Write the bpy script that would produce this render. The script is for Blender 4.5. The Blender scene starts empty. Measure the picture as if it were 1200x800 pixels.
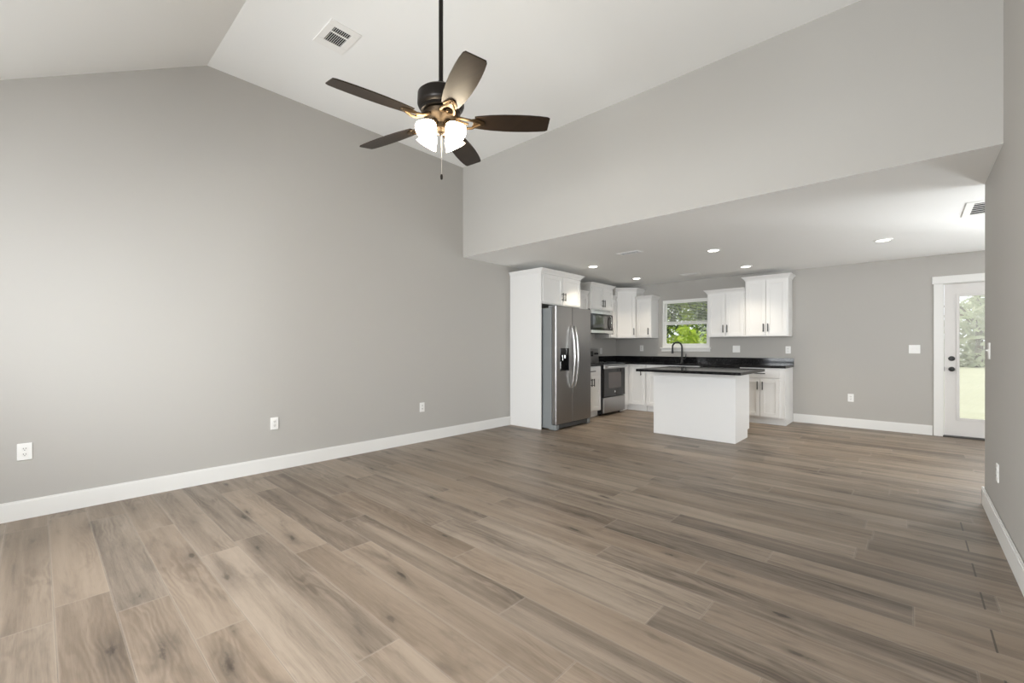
import bpy, bmesh, math, random
from mathutils import Vector, Matrix, Euler
random.seed(7)
PI = math.pi
C = bpy.context.scene.collection
SC = bpy.context.scene

# ------------------------------------------------------------------ camera, world, lights, exposure
F_PX, YAW, CAM_H = 509.9, 0.7422, 1.2003
cam_d = bpy.data.cameras.new('camera'); cam = bpy.data.objects.new('camera', cam_d); C.objects.link(cam)
cam_d.sensor_width = 36; cam_d.lens = F_PX / 1200 * 36; cam_d.shift_y = 6.39 / 1200
cam_d.clip_start = 0.05
cam.location = (0, 0, CAM_H); cam.rotation_euler = (PI / 2, 0, YAW)
SC.camera = cam
vs = SC.view_settings
vs.view_transform = 'Standard'; vs.look = 'None'; vs.gamma = 1; vs.use_curve_mapping = False
vs.exposure = 0.19
SC.cycles.max_bounces = 10; SC.cycles.diffuse_bounces = 6; SC.cycles.glossy_bounces = 4
SC.cycles.transparent_max_bounces = 12
SC.cycles.sample_clamp_indirect = 6

world = bpy.data.worlds.new('sky'); SC.world = world; world.use_nodes = True
wn = world.node_tree; wn.nodes.clear()
wo = wn.nodes.new('ShaderNodeOutputWorld'); wb = wn.nodes.new('ShaderNodeBackground')
sky = wn.nodes.new('ShaderNodeTexSky'); sky.sky_type = 'HOSEK_WILKIE'; sky.turbidity = 6; sky.ground_albedo = .4
sky.sun_direction = Vector((-0.75, 0.1, 0.8)).normalized()
wmix = wn.nodes.new('ShaderNodeMixRGB'); wmix.inputs[0].default_value = .55; wmix.inputs[2].default_value = (.95, .98, 1, 1)
wn.links.new(sky.outputs[0], wmix.inputs[1]); wn.links.new(wmix.outputs[0], wb.inputs[0])
wb.inputs[1].default_value = 2.2
wn.links.new(wb.outputs[0], wo.inputs[0])

sun_d = bpy.data.lights.new('sun', 'SUN'); sun_d.energy = 3.7; sun_d.angle = .02; sun_d.color = (1, .95, .86)
sun = bpy.data.objects.new('sun', sun_d); C.objects.link(sun)
sun.rotation_euler = Vector((0.75, -0.1, -0.8)).to_track_quat('-Z', 'Y').to_euler()

def area(name, loc, aim, sx, sy, energy, color=(1, 1, 1), spread=PI):
    l = bpy.data.lights.new(name, 'AREA'); l.shape = 'RECTANGLE'; l.size = sx; l.size_y = sy
    l.energy = energy; l.color = color; l.spread = spread
    o = bpy.data.objects.new(name, l); C.objects.link(o); o.location = loc
    o.rotation_euler = Vector(aim).to_track_quat('-Z', 'Z').to_euler()
    return o
# daylight by living room windows behind the camera; added lamps at the dining end
NEAR = -1.2
WIN_NEAR = [(-3.85, -2.25), (-1.75, -0.15)]          # openings in the near wall, x ranges
WZ0, WZ1 = 0.65, 2.15
DAY = (0.93, 0.97, 1.0)
area('daylight_living_window', (-3.05, NEAR - .14, 1.4), (0, 1, -.3), 1.6, 1.5, 137, DAY)
area('daylight_living_window.001', (-.95, NEAR - .14, 1.4), (0, 1, -.6), 1.6, 1.5, 160, DAY)
area('added_daylight_dining', (2.34, 5.85, 1.4), (-1, 0, .35), 1.6, 1.5, 58, DAY)  # added fill lamp outside an unseen, supposed window
area('added_daylight_back', (1.80, 8.37, 1.4), (-.5, -1, .2), .62, 1.5, 140, DAY)  # added lamp behind the hidden wall stretch, brightens the kitchen ceiling

# ------------------------------------------------------------------ materials
def new_mat(name):
    m = bpy.data.materials.new(name); m.use_nodes = True
    nt = m.node_tree; b = nt.nodes['Principled BSDF']
    return m, nt, b
def srgb(r, g, b):
    f = lambda c: (c / 255) / 12.92 if c / 255 < .04045 else ((c / 255 + .055) / 1.055) ** 2.4
    return (f(r), f(g), f(b), 1)
def mat(name, col, rough=.5, metal=0, spec=None, bump=0, bscale=200, emit=None, estr=0, coat=0):
    m, nt, b = new_mat(name)
    b.inputs['Base Color'].default_value = col if len(col) == 4 else (*col, 1)
    b.inputs['Roughness'].default_value = rough; b.inputs['Metallic'].default_value = metal
    if spec is not None: b.inputs['Specular IOR Level'].default_value = spec
    if coat: b.inputs['Coat Weight'].default_value = coat
    if emit: b.inputs['Emission Color'].default_value = emit; b.inputs['Emission Strength'].default_value = estr
    if bump:
        tc = nt.nodes.new('ShaderNodeTexCoord'); n = nt.nodes.new('ShaderNodeTexNoise'); bp = nt.nodes.new('ShaderNodeBump')
        n.inputs['Scale'].default_value = bscale; n.inputs['Detail'].default_value = 3
        bp.inputs['Strength'].default_value = bump; bp.inputs['Distance'].default_value = .002
        nt.links.new(tc.outputs['Object'], n.inputs['Vector']); nt.links.new(n.outputs[0], bp.inputs['Height'])
        nt.links.new(bp.outputs[0], b.inputs['Normal'])
    return m
class NT:
    """small wrapper for building node graphs"""
    def __init__(s, nt): s.nt = nt
    def n(s, t, **kw):
        x = s.nt.nodes.new(t)
        for k, v in kw.items(): setattr(x, k, v)
        return x
    def put(s, node, i, v):
        if v is None: return
        if isinstance(v, bpy.types.NodeSocket): s.nt.links.new(v, node.inputs[i])
        else: node.inputs[i].default_value = v
    def m(s, op, a, b=None, c=None, clamp=False):
        x = s.n('ShaderNodeMath', operation=op); x.use_clamp = clamp
        s.put(x, 0, a); s.put(x, 1, b); s.put(x, 2, c); return x.outputs[0]
    def xyz(s, a, b, c):
        x = s.n('ShaderNodeCombineXYZ'); s.put(x, 0, a); s.put(x, 1, b); s.put(x, 2, c); return x.outputs[0]
    def noise(s, vec, scale=1, detail=2, rough=.5, dist=0):
        x = s.n('ShaderNodeTexNoise'); s.put(x, 'Vector', vec); s.put(x, 'Scale', scale); s.put(x, 'Detail', detail)
        s.put(x, 'Roughness', rough); s.put(x, 'Distortion', dist); return x.outputs[0]
    def ramp(s, v, lo, hi, a=0.0, b=1.0):
        x = s.n('ShaderNodeMapRange'); x.interpolation_type = 'SMOOTHSTEP'
        for i, q in enumerate((v, lo, hi, a, b)): s.put(x, i, q)
        return x.outputs[0]
    def mix(s, f, a, b, blend='MIX'):
        x = s.n('ShaderNodeMixRGB', blend_type=blend); s.put(x, 0, f); s.put(x, 1, a); s.put(x, 2, b); return x.outputs[0]

PLANK_W, PLANK_L, PLANK_Y = .192, 1.52, .05
def floor_mat():
    mt, nt, b = new_mat('floor_planks'); g = NT(nt)
    geo = g.n('ShaderNodeNewGeometry'); sp = g.n('ShaderNodeSeparateXYZ'); nt.links.new(geo.outputs['Position'], sp.inputs[0])
    x, y = sp.outputs[0], sp.outputs[1]
    v = g.m('DIVIDE', g.m('SUBTRACT', y, PLANK_Y), PLANK_W); row = g.m('FLOOR', v); fv = g.m('SUBTRACT', v, row)
    wr = g.n('ShaderNodeTexWhiteNoise', noise_dimensions='1D'); g.put(wr, 'W', row)
    u = g.m('DIVIDE', g.m('ADD', x, g.m('MULTIPLY', wr.outputs[0], PLANK_L * 5)), PLANK_L); col = g.m('FLOOR', u); fu = g.m('SUBTRACT', u, col)
    # the strip of cut ends near the right wall: every other row has a joint at x = .25
    odd = g.m('GREATER_THAN', g.m('MODULO', g.m('ADD', row, 100), 2), .5)
    inr = g.m('MULTIPLY', g.m('GREATER_THAN', row, 10.5), g.m('LESS_THAN', row, 22.5))
    cut = g.m('MULTIPLY', g.m('MULTIPLY', odd, inr), g.m('LESS_THAN', g.m('ABSOLUTE', g.m('SUBTRACT', x, .25)), .0035))
    wp = g.n('ShaderNodeTexWhiteNoise', noise_dimensions='2D'); g.put(wp, 'Vector', g.xyz(row, col, 0))
    r1 = wp.outputs[0]
    spc = g.n('ShaderNodeSeparateColor'); nt.links.new(wp.outputs[1], spc.inputs[0])
    ox, oy = g.m('MULTIPLY', spc.outputs[0], 61.0), g.m('MULTIPLY', spc.outputs[1], 47.0)
    px, py = g.m('ADD', x, ox), g.m('ADD', y, oy)
    # cathedral grain: warped bands along the plank
    warp = g.noise(g.xyz(g.m('MULTIPLY', px, 1.3), g.m('MULTIPLY', py, 6), 0), 1, 3, .5)
    band = g.m('SINE', g.m('MULTIPLY', g.m('ADD', g.m('MULTIPLY', warp, .55), g.m('MULTIPLY', py, 1.5)), 120))
    band = g.m('MULTIPLY', g.ramp(band, -1, 1), g.ramp(g.noise(g.xyz(g.m('MULTIPLY', px, 1.1), g.m('MULTIPLY', py, 4), 11), 1, 2), .42, .66))
    fine = g.noise(g.xyz(g.m('MULTIPLY', px, 8), g.m('MULTIPLY', py, 210), 0), 1, 3, .65)
    pore = g.ramp(g.noise(g.xyz(g.m('MULTIPLY', px, 14), g.m('MULTIPLY', py, 420), 5), 1, 2, .5), .56, .72)
    wide = g.noise(g.xyz(g.m('MULTIPLY', px, .55), g.m('MULTIPLY', py, 7.5), 3), 1, 2, .5, .35)
    streak = g.noise(g.xyz(g.m('MULTIPLY', px, 1.1), g.m('MULTIPLY', py, 26), 3), 1, 4, .6, .3)
    smoke = g.ramp(g.noise(g.xyz(g.m('MULTIPLY', px, 1.9), g.m('MULTIPLY', py, 8), 7), 1, 4, .62, .4), .53, .78)
    # knots with smoky halos drawn out along the grain
    vo = g.n('ShaderNodeTexVoronoi', feature='F1', voronoi_dimensions='2D'); g.put(vo, 'Scale', 1.0)
    g.put(vo, 'Vector', g.xyz(g.m('ADD', g.m('MULTIPLY', px, 1.5), g.m('MULTIPLY', py, 1.6)), g.m('MULTIPLY', py, 5.4), 0))
    wob = g.noise(g.xyz(g.m('MULTIPLY', px, 11), g.m('MULTIPLY', py, 26), 2), 1, 3, .6)
    kd = g.m('ADD', vo.outputs['Distance'], g.m('MULTIPLY', g.m('SUBTRACT', wob, .5), .34))
    vs_ = g.n('ShaderNodeSeparateColor'); nt.links.new(vo.outputs['Color'], vs_.inputs[0])
    few = g.ramp(vs_.outputs[0], .45, .95)
    kd = g.m('DIVIDE', kd, g.m('ADD', .45, g.m('MULTIPLY', vs_.outputs[1], .9)))
    knot = g.ramp(kd, .10, .0); halo = g.ramp(kd, .38, .0)
    knot = g.m('MULTIPLY', knot, few); halo = g.m('MULTIPLY', halo, few)
    t = g.m('ADD', g.m('MULTIPLY', r1, .20), g.m('ADD', g.m('MULTIPLY', wide, .60), g.m('ADD', g.m('MULTIPLY', streak, .42), g.m('MULTIPLY', fine, .26))))
    t = g.m('SUBTRACT', t, g.m('ADD', g.m('MULTIPLY', band, .10), g.m('MULTIPLY', pore, .07)))
    t = g.ramp(t, .38, 1.00)
    c = g.mix(t, FL_DARK, FL_LIGHT)
    c = g.mix(g.m('MULTIPLY', spc.outputs[2], .45), c, FL_WARM)
    c = g.mix(g.m('MULTIPLY', smoke, .55), c, FL_SMOKE)
    c = g.mix(g.m('MULTIPLY', halo, .50), c, FL_SMOKE)
    c = g.mix(g.m('MULTIPLY', knot, .75), c, FL_KNOT)
    ev = g.m('MULTIPLY', g.m('MINIMUM', fv, g.m('SUBTRACT', 1, fv)), PLANK_W)
    eu = g.m('MULTIPLY', g.m('MINIMUM', fu, g.m('SUBTRACT', 1, fu)), PLANK_L)
    edge = g.ramp(g.m('MINIMUM', ev, eu), .007, .002)
    seam = g.ramp(g.m('MINIMUM', ev, eu), .0016, .0005)
    c = g.mix(g.m('MULTIPLY', edge, .28), c, FL_EDGE)
    c = g.mix(g.m('MULTIPLY', seam, .45), c, FL_SEAM)
    c = g.mix(g.m('MULTIPLY', cut, .8), c, FL_KNOT)
    nt.links.new(c, b.inputs['Base Color'])
    rg = g.m('ADD', .34, g.m('MULTIPLY', fine, .16)); nt.links.new(rg, b.inputs['Roughness'])
    b.inputs['Specular IOR Level'].default_value = .42
    bp = g.n('ShaderNodeBump'); bp.inputs['Strength'].default_value = .35; bp.inputs['Distance'].default_value = .0015
    g.put(bp, 'Height', g.m('SUBTRACT', fine, g.m('MULTIPLY', seam, 2))); nt.links.new(bp.outputs[0], b.inputs['Normal'])
    return mt
FL_LIGHT, FL_DARK = srgb(151, 137, 122), srgb(70, 60, 51)
FL_WARM, FL_SMOKE, FL_KNOT, FL_SEAM, FL_EDGE = srgb(128, 110, 92), srgb(68, 60, 53), srgb(50, 42, 35), srgb(84, 75, 67), srgb(166, 154, 141)

def steel_mat(name, col, rough, axis=2):
    m, nt, b = new_mat(name); g = NT(nt)
    tc = g.n('ShaderNodeTexCoord'); mp = g.n('ShaderNodeMapping'); nt.links.new(tc.outputs['Object'], mp.inputs[0])
    s = [420, 420, 420]; s[axis] = 3; mp.inputs['Scale'].default_value = s
    n = g.noise(mp.outputs[0], 1, 2, .5)
    nt.links.new(g.m('ADD', rough - .05, g.m('MULTIPLY', n, .1)), b.inputs['Roughness'])
    nt.links.new(g.mix(n, (*[c * .93 for c in col], 1), (*[min(1, c * 1.07) for c in col], 1)), b.inputs['Base Color'])
    b.inputs['Metallic'].default_value = 1
    return m
def granite_mat():
    m, nt, b = new_mat('black_granite'); g = NT(nt)
    tc = g.n('ShaderNodeTexCoord')
    vo = g.n('ShaderNodeTexVoronoi'); g.put(vo, 'Scale', 130.0); nt.links.new(tc.outputs['Object'], vo.inputs['Vector'])
    sp = g.n('ShaderNodeSeparateColor'); nt.links.new(vo.outputs['Color'], sp.inputs[0])
    f = g.m('MULTIPLY', g.m('GREATER_THAN', sp.outputs[0], .90), g.ramp(vo.outputs['Distance'], .5, .1))
    n = g.noise(tc.outputs['Object'], 40, 4, .6)
    c = g.mix(g.ramp(n, .45, .75), (.006, .006, .007, 1), (.025, .024, .024, 1))
    c = g.mix(f, c, (.16, .155, .15, 1)); nt.links.new(c, b.inputs['Base Color'])
    b.inputs['Roughness'].default_value = .07; b.inputs['Specular IOR Level'].default_value = .22
    return m
def glass_mat(name, tint=(1, 1, 1, 1), refl=.06):
    m = bpy.data.materials.new(name); m.use_nodes = True; nt = m.node_tree; nt.nodes.clear(); g = NT(nt)
    o = g.n('ShaderNodeOutputMaterial'); t = g.n('ShaderNodeBsdfTransparent'); t.inputs[0].default_value = tint
    gl = g.n('ShaderNodeBsdfGlossy'); gl.inputs['Roughness'].default_value = .02
    fr = g.n('ShaderNodeFresnel'); fr.inputs[0].default_value = 1.45
    mx = g.n('ShaderNodeMixShader'); nt.links.new(fr.outputs[0], mx.inputs[0])
    nt.links.new(t.outputs[0], mx.inputs[1]); nt.links.new(gl.outputs[0], mx.inputs[2]); nt.links.new(mx.outputs[0], o.inputs[0])
    return m
def leaf_mat(name, c1, c2, scale=3.0):
    m, nt, b = new_mat(name); g = NT(nt)
    geo = g.n('ShaderNodeNewGeometry'); rnd = geo.outputs['Random Per Island']
    n = g.noise(geo.outputs['Position'], scale, 2)
    c = g.mix(g.m('ADD', g.m('MULTIPLY', rnd, .6), g.m('MULTIPLY', n, .4)), c1, c2); nt.links.new(c, b.inputs['Base Color'])
    b.inputs['Roughness'].default_value = .55
    tr = g.n('ShaderNodeBsdfTranslucent'); nt.links.new(c, tr.inputs[0])
    mx = g.n('ShaderNodeMixShader'); mx.inputs[0].default_value = .4
    out = nt.nodes['Material Output']; nt.links.new(b.outputs[0], mx.inputs[1]); nt.links.new(tr.outputs[0], mx.inputs[2])
    nt.links.new(mx.outputs[0], out.inputs[0])
    return m
def walnut_mat():
    m, nt, b = new_mat('dark_walnut'); g = NT(nt)
    tc = g.n('ShaderNodeTexCoord'); mp = g.n('ShaderNodeMapping'); nt.links.new(tc.outputs['Object'], mp.inputs[0])
    mp.inputs['Scale'].default_value = (2, 40, 40); n = g.noise(mp.outputs[0], 1, 4, .6)
    nt.links.new(g.mix(n, (.012, .0075, .005, 1), (.036, .023, .014, 1)), b.inputs['Base Color'])
    b.inputs['Roughness'].default_value = .38; b.inputs['Specular IOR Level'].default_value = .28
    return m
def lawn_mat():
    m, nt, b = new_mat('lawn'); g = NT(nt); geo = g.n('ShaderNodeNewGeometry')
    n1 = g.noise(geo.outputs['Position'], .35, 3, .6); n2 = g.noise(geo.outputs['Position'], 9, 3, .7)
    c = g.mix(n1, srgb(168, 168, 140), srgb(198, 195, 172)); c = g.mix(g.m('MULTIPLY', n2, .6), c, srgb(136, 146, 112))
    nt.links.new(c, b.inputs['Base Color']); b.inputs['Roughness'].default_value = .9
    return m

M = {}
M['wall'] = mat('wall_paint', srgb(180, 177, 172), .75, spec=.25)
M['ceiling'] = mat('ceiling_paint', srgb(243, 243, 241), .85, spec=.2)
M['trim'] = mat('trim_white', srgb(228, 227, 224), .4)
M['cab'] = mat('cabinet_white', srgb(230, 229, 227), .35)
M['plate'] = mat('plate_white', srgb(236, 235, 232), .35)
M['plate_in'] = mat('receptacle_white', srgb(232, 231, 227), .35)
M['slot'] = mat('slot_dark', (.05, .05, .05), .6)
M['black'] = mat('matte_black', (.012, .012, .013), .4)
M['blackgloss'] = mat('black_glass', (.012, .011, .011), .06)
M['mirrorglass'] = mat('dark_mirror_glass', (.02, .02, .02), .04, spec=1.0, coat=1.0)
M['ovenwin'] = mat('oven_window', (.10, .085, .08), .08)
M['bronze'] = mat('oil_rubbed_bronze', (.013, .010, .008), .36, metal=.5)
M['antique'] = mat('antique_bronze', (.13, .088, .05), .45, metal=1)
M['bowl'] = mat('aged_bronze', (.032, .022, .013), .45, metal=.8)
M['steel'] = steel_mat('stainless_steel', (.37, .36, .352), .30)
M['steelh'] = steel_mat('stainless_bright', (.72, .72, .71), .22)
M['side'] = mat('fridge_side_grey', srgb(132, 136, 137), .5)
M['gasket'] = mat('gasket_dark', (.05, .05, .05), .6)
M['granite'] = granite_mat()
M['walnut'] = walnut_mat()
M['floor'] = floor_mat()
M['glass'] = glass_mat('window_glass')
M['vinyl'] = mat('window_vinyl', srgb(240, 240, 236), .4)
M['door'] = mat('door_white', srgb(214, 211, 208), .4)
M['ventdark'] = mat('vent_dark', (.03, .03, .03), .9)
M['ventw'] = mat('vent_white', srgb(240, 239, 236), .5)
M['shade'] = mat('frosted_shade_lit', (.9, .88, .84), .5, emit=(1, .86, .64, 1), estr=26)
M['bulb'] = mat('bulb_lit', (1, 1, 1), .5, emit=(1, .84, .62, 1), estr=60)
M['led'] = mat('downlight_lens', (1, 1, 1), .5, emit=(1, .95, .86, 1), estr=9)
M['chain'] = mat('chain_metal', (.6, .58, .55), .35, metal=.8)
M['lawn'] = lawn_mat()
M['leaf_a'] = leaf_mat('leaf_dark', srgb(40, 62, 26), srgb(84, 112, 48))
M['leaf_b'] = leaf_mat('leaf_bright', srgb(112, 148, 40), srgb(190, 205, 84))
M['leaf_hazed'] = leaf_mat('leaf_far_hazed', srgb(156, 168, 134), srgb(204, 208, 180), .6)  # pale haze over the distant trees is put into the leaf colour
M['bark'] = mat('bark', srgb(96, 84, 70), .9, bump=.6, bscale=30)
M['siding'] = mat('siding', srgb(210, 206, 198), .7)
M['alu'] = mat('threshold_bronze', (.06, .055, .05), .4, metal=.5)

# ------------------------------------------------------------------ mesh helpers
class MB:
    """collects shapes, then links them as one mesh object"""
    def __init__(s, T=None): s.bm = bmesh.new(); s.T = T or Matrix()
    def _add(s, bm2, T=None):
        me = bpy.data.meshes.new('tmp'); bm2.transform(s.T @ (T or Matrix())); bm2.to_mesh(me); bm2.free()
        s.bm.from_mesh(me); bpy.data.meshes.remove(me); return s
    def box(s, x0, x1, y0, y1, z0, z1, bev=0, seg=2, T=None):
        b = bmesh.new(); bmesh.ops.create_cube(b, size=1)
        for v in b.verts: v.co = Vector(((x0 + x1) / 2 + v.co.x * (x1 - x0), (y0 + y1) / 2 + v.co.y * (y1 - y0), (z0 + z1) / 2 + v.co.z * (z1 - z0)))
        if bev: bmesh.ops.bevel(b, geom=b.edges[:], offset=bev, segments=seg, affect='EDGES', profile=.5)
        return s._add(b, T)
    def cyl(s, p0, p1, r0, r1=None, seg=20, T=None):
        p0, p1 = Vector(p0), Vector(p1); d = p1 - p0; b = bmesh.new()
        bmesh.ops.create_cone(b, cap_ends=True, segments=seg, radius1=r0, radius2=r0 if r1 is None else r1, depth=d.length)
        b.transform(Matrix.Translation((p0 + p1) / 2) @ d.to_track_quat('Z', 'Y').to_matrix().to_4x4()); return s._add(b, T)
    def lathe(s, prof, seg=32, T=None, close=True):
        """prof: list of (r, z)"""
        b = bmesh.new(); rings = []
        for r, z in prof:
            rings.append([b.verts.new((r * math.cos(2 * PI * k / seg), r * math.sin(2 * PI * k / seg), z)) for k in range(seg)])
        for a, c in zip(rings, rings[1:]):
            for k in range(seg): b.faces.new((a[k], a[(k + 1) % seg], c[(k + 1) % seg], c[k]))
        if close:
            if prof[0][0] > 1e-5: b.faces.new(rings[0][::-1])
            if prof[-1][0] > 1e-5: b.faces.new(rings[-1])
        bmesh.ops.remove_doubles(b, verts=b.verts[:], dist=1e-6)
        bmesh.ops.recalc_face_normals(b, faces=b.faces[:]); return s._add(b, T)
    def tube(s, pts, r, seg=10, T=None, caps=True):
        pts = [Vector(p) for p in pts]; b = bmesh.new(); rings = []; ref = None
        for i, p in enumerate(pts):
            t = (pts[min(i + 1, len(pts) - 1)] - pts[max(i - 1, 0)]).normalized()
            if ref is None: ref = t.orthogonal().normalized()
            ref = (ref - t * ref.dot(t)).normalized(); q = t.cross(ref)
            rr = r[i] if isinstance(r, (list, tuple)) else r
            rings.append([b.verts.new(p + rr * (math.cos(2 * PI * k / seg) * ref + math.sin(2 * PI * k / seg) * q)) for k in range(seg)])
        for a, c in zip(rings, rings[1:]):
            for k in range(seg): b.faces.new((a[k], a[(k + 1) % seg], c[(k + 1) % seg], c[k]))
        if caps: b.faces.new(rings[0][::-1]); b.faces.new(rings[-1])
        bmesh.ops.recalc_face_normals(b, faces=b.faces[:]); return s._add(b, T)
    def prism(s, poly, z0, z1, bev=0, T=None):
        """2D polygon (x, y) extruded z0..z1"""
        b = bmesh.new(); lo = [b.verts.new((x, y, z0)) for x, y in poly]; hi = [b.verts.new((x, y, z1)) for x, y in poly]; n = len(poly)
        b.faces.new(lo[::-1]); b.faces.new(hi)
        for k in range(n): b.faces.new((lo[k], lo[(k + 1) % n], hi[(k + 1) % n], hi[k]))
        bmesh.ops.recalc_face_normals(b, faces=b.faces[:])
        if bev: bmesh.ops.bevel(b, geom=b.edges[:], offset=bev, segments=2, affect='EDGES', profile=.5)
        return s._add(b, T)
    def loft(s, rings, T=None):
        b = bmesh.new(); R = [[b.verts.new(p) for p in ring] for ring in rings]; n = len(R[0])
        for a, c in zip(R, R[1:]):
            for k in range(n): b.faces.new((a[k], a[(k + 1) % n], c[(k + 1) % n], c[k]))
        b.faces.new(R[0][::-1]); b.faces.new(R[-1]); bmesh.ops.recalc_face_normals(b, faces=b.faces[:]); return s._add(b, T)
    def quad(s, pts):
        b = bmesh.new(); b.faces.new([b.verts.new(p) for p in pts]); return s._add(b)
    def build(s, name, material, parent=None, smooth=None, label=None):
        me = bpy.data.meshes.new(name); off = Vector((0, 0, 0)); p = parent
        while p is not None: off += p.location; p = p.parent
        for v in s.bm.verts: v.co -= off
        s.bm.to_mesh(me); s.bm.free(); me.materials.append(material)
        if smooth:
            for f in me.polygons: f.use_smooth = True
            me.set_sharp_from_angle(angle=math.radians(smooth if smooth is not True else 40))
        o = bpy.data.objects.new(name, me); C.objects.link(o)
        if parent is not None: o.parent = parent
        if label: o['label'] = label
        return o
def thing(name, label, cat, loc=(0, 0, 0), group=None):
    o = bpy.data.objects.new(name, None); o.empty_display_size = .1; C.objects.link(o); o.location = loc
    o['label'] = label; o['category'] = cat
    if group: o['group'] = group
    return o
def tag(o, label, cat, group=None):
    o['label'] = label; o['category'] = cat
    if group: o['group'] = group
    return o
def struct(o, label=None):
    o['kind'] = 'structure'
    if label: o['label'] = label
    return o
def rect_holes(mb, axis, at0, at1, u0, u1, z0, z1, holes):
    """wall slab normal to axis ('x' or 'y'), cut by holes [(ua, ub, za, zb)] - made of boxes"""
    us = sorted({u0, u1, *[h[0] for h in holes], *[h[1] for h in holes]}); zs = sorted({z0, z1, *[h[2] for h in holes], *[h[3] for h in holes]})
    for a, b in zip(us, us[1:]):
        for c, d in zip(zs, zs[1:]):
            um, zm = (a + b) / 2, (c + d) / 2
            if any(h[0] < um < h[1] and h[2] < zm < h[3] for h in holes): continue
            if axis == 'y': mb.box(a, b, at0, at1, c, d)
            else: mb.box(at0, at1, a, b, c, d)
    bmesh.ops.remove_doubles(mb.bm, verts=mb.bm.verts[:], dist=1e-5)
    # drop the inner faces shared by neighbouring boxes
    seen = {}
    for f in mb.bm.faces: seen.setdefault(tuple(sorted(v.index for v in f.verts)), []).append(f)
    mb.bm.verts.index_update(); seen = {}
    for f in mb.bm.faces: seen.setdefault(tuple(sorted(v.index for v in f.verts)), []).append(f)
    kill = [f for fs in seen.values() if len(fs) > 1 for f in fs]
    bmesh.ops.delete(mb.bm, geom=kill, context='FACES')
    return mb

# ------------------------------------------------------------------ the room
XL, YH, XR, YE, YB, YR, ZT, ZK = -4.574, 3.982, .415, 4.883, 8.23, 1.01, 3.68, 2.44
XD = 2.2          # far side of the dining end
SLOPE = .56
WT = .12
fl = struct(MB().box(XL - .15, XD + .15, NEAR - .15, YB + .15, -.10, 0).build('floor', M['floor']))
# left wall: gabled outline
zn = ZT - SLOPE * (YR - NEAR)
mb = MB(Matrix(((0, 0, 1, 0), (1, 0, 0, 0), (0, 1, 0, 0), (0, 0, 0, 1))))
mb.prism([(NEAR - WT, 0), (YB + WT, 0), (YB + WT, ZK + .1), (YH + .05, ZK + .1), (YH + .05, ZT + .1), (YR, ZT + .1), (NEAR - WT, zn + .1)], XL - WT, XL)
struct(mb.build('wall_left', M['wall']))
# back wall with kitchen window and back door
KW = (-3.576, -2.69, 1.19, 2.10)
DR = (.315, 1.26, 0, 2.06)
ADDED_BWIN = (1.46, 2.12, .65, 2.15)  # opening of an unseen window, added to let light in
struct(rect_holes(MB(), 'y', YB, YB + WT, XL, XD + WT, 0, ZK + .1, [KW, DR, ADDED_BWIN]).build('wall_back', M['wall']))
# wall over the kitchen opening
struct(MB().box(XL, XR + .2, YH, YH + WT, ZK + .0004, ZT + .1).build('wall_header', M['wall']))
# right wall: near part, ends at YE; block of the next room behind it
struct(MB().box(XR, XR + WT, NEAR, YE, 0, ZT + .1).build('wall_right', M['wall']))
struct(MB().box(XR + WT, XD, YE - WT, YE, 0, ZK + .1).build('wall_passage', M['wall']))
ADDED_DW = (5.05, 6.65, .65, 2.15)  # unseen window opening, placed to spread light over the kitchen
struct(rect_holes(MB(), 'x', XD, XD + WT, YE - WT, YB, 0, ZK + .1, [ADDED_DW]).build('wall_dining', M['wall']))
struct(rect_holes(MB(), 'y', NEAR - WT, NEAR, XL, XR + WT, 0, zn + .02, [(a, b, WZ0, WZ1) for a, b in WIN_NEAR]).build('wall_near', M['wall']))
# ceilings
struct(MB().box(XL, XR, YR, YH, ZT, ZT + .1).build('ceiling', M['ceiling']))
mb = MB(Matrix(((0, 0, 1, 0), (1, 0, 0, 0), (0, 1, 0, 0), (0, 0, 0, 1))))
mb.prism([(NEAR - WT, ZT - SLOPE * (YR - NEAR + WT)), (YR, ZT), (YR, ZT + .1), (NEAR - WT, ZT - SLOPE * (YR - NEAR + WT) + .1)], XL, XR)
struct(mb.build('ceiling_slope', M['ceiling']))
struct(rect_holes(MB(), 'y', YH + .001, YB, XL, XD, ZK, ZK + .1, []).build('ceiling_kitchen', M['ceiling']))
struct(MB().box(XL - WT, XD + WT, NEAR - WT - .02, YB + WT, ZT + .2, ZT + .3).build('roof', M['siding']))
# baseboards
def baseboard(name, x0, x1, y0, y1, z=.132):
    struct(MB().box(x0, x1, y0, y1, 0, z - .012).box(x0 + (.004 if x1 - x0 < .1 else 0), x1 - (.004 if x1 - x0 < .1 else 0), y0 + (.004 if y1 - y0 < .1 else 0), y1 - (.004 if y1 - y0 < .1 else 0), z - .012, z).build(name, M['trim']))
baseboard('baseboard_left', XL, XL + .016, NEAR, 4.938)
baseboard('baseboard_back', -1.398, .214, YB - .016, YB)
baseboard('baseboard_right', XR - .016, XR, NEAR, YE + .016)
baseboard('baseboard_passage', XR - .016, XD, YE, YE + .016)
baseboard('baseboard_near', XL + .016, XR - .016, NEAR, NEAR + .016)
baseboard('baseboard_dining', XD - .016, XD, YE + .016, YB)
baseboard('baseboard_beside_door', 1.36, XD - .016, YB - .016, YB)

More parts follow.
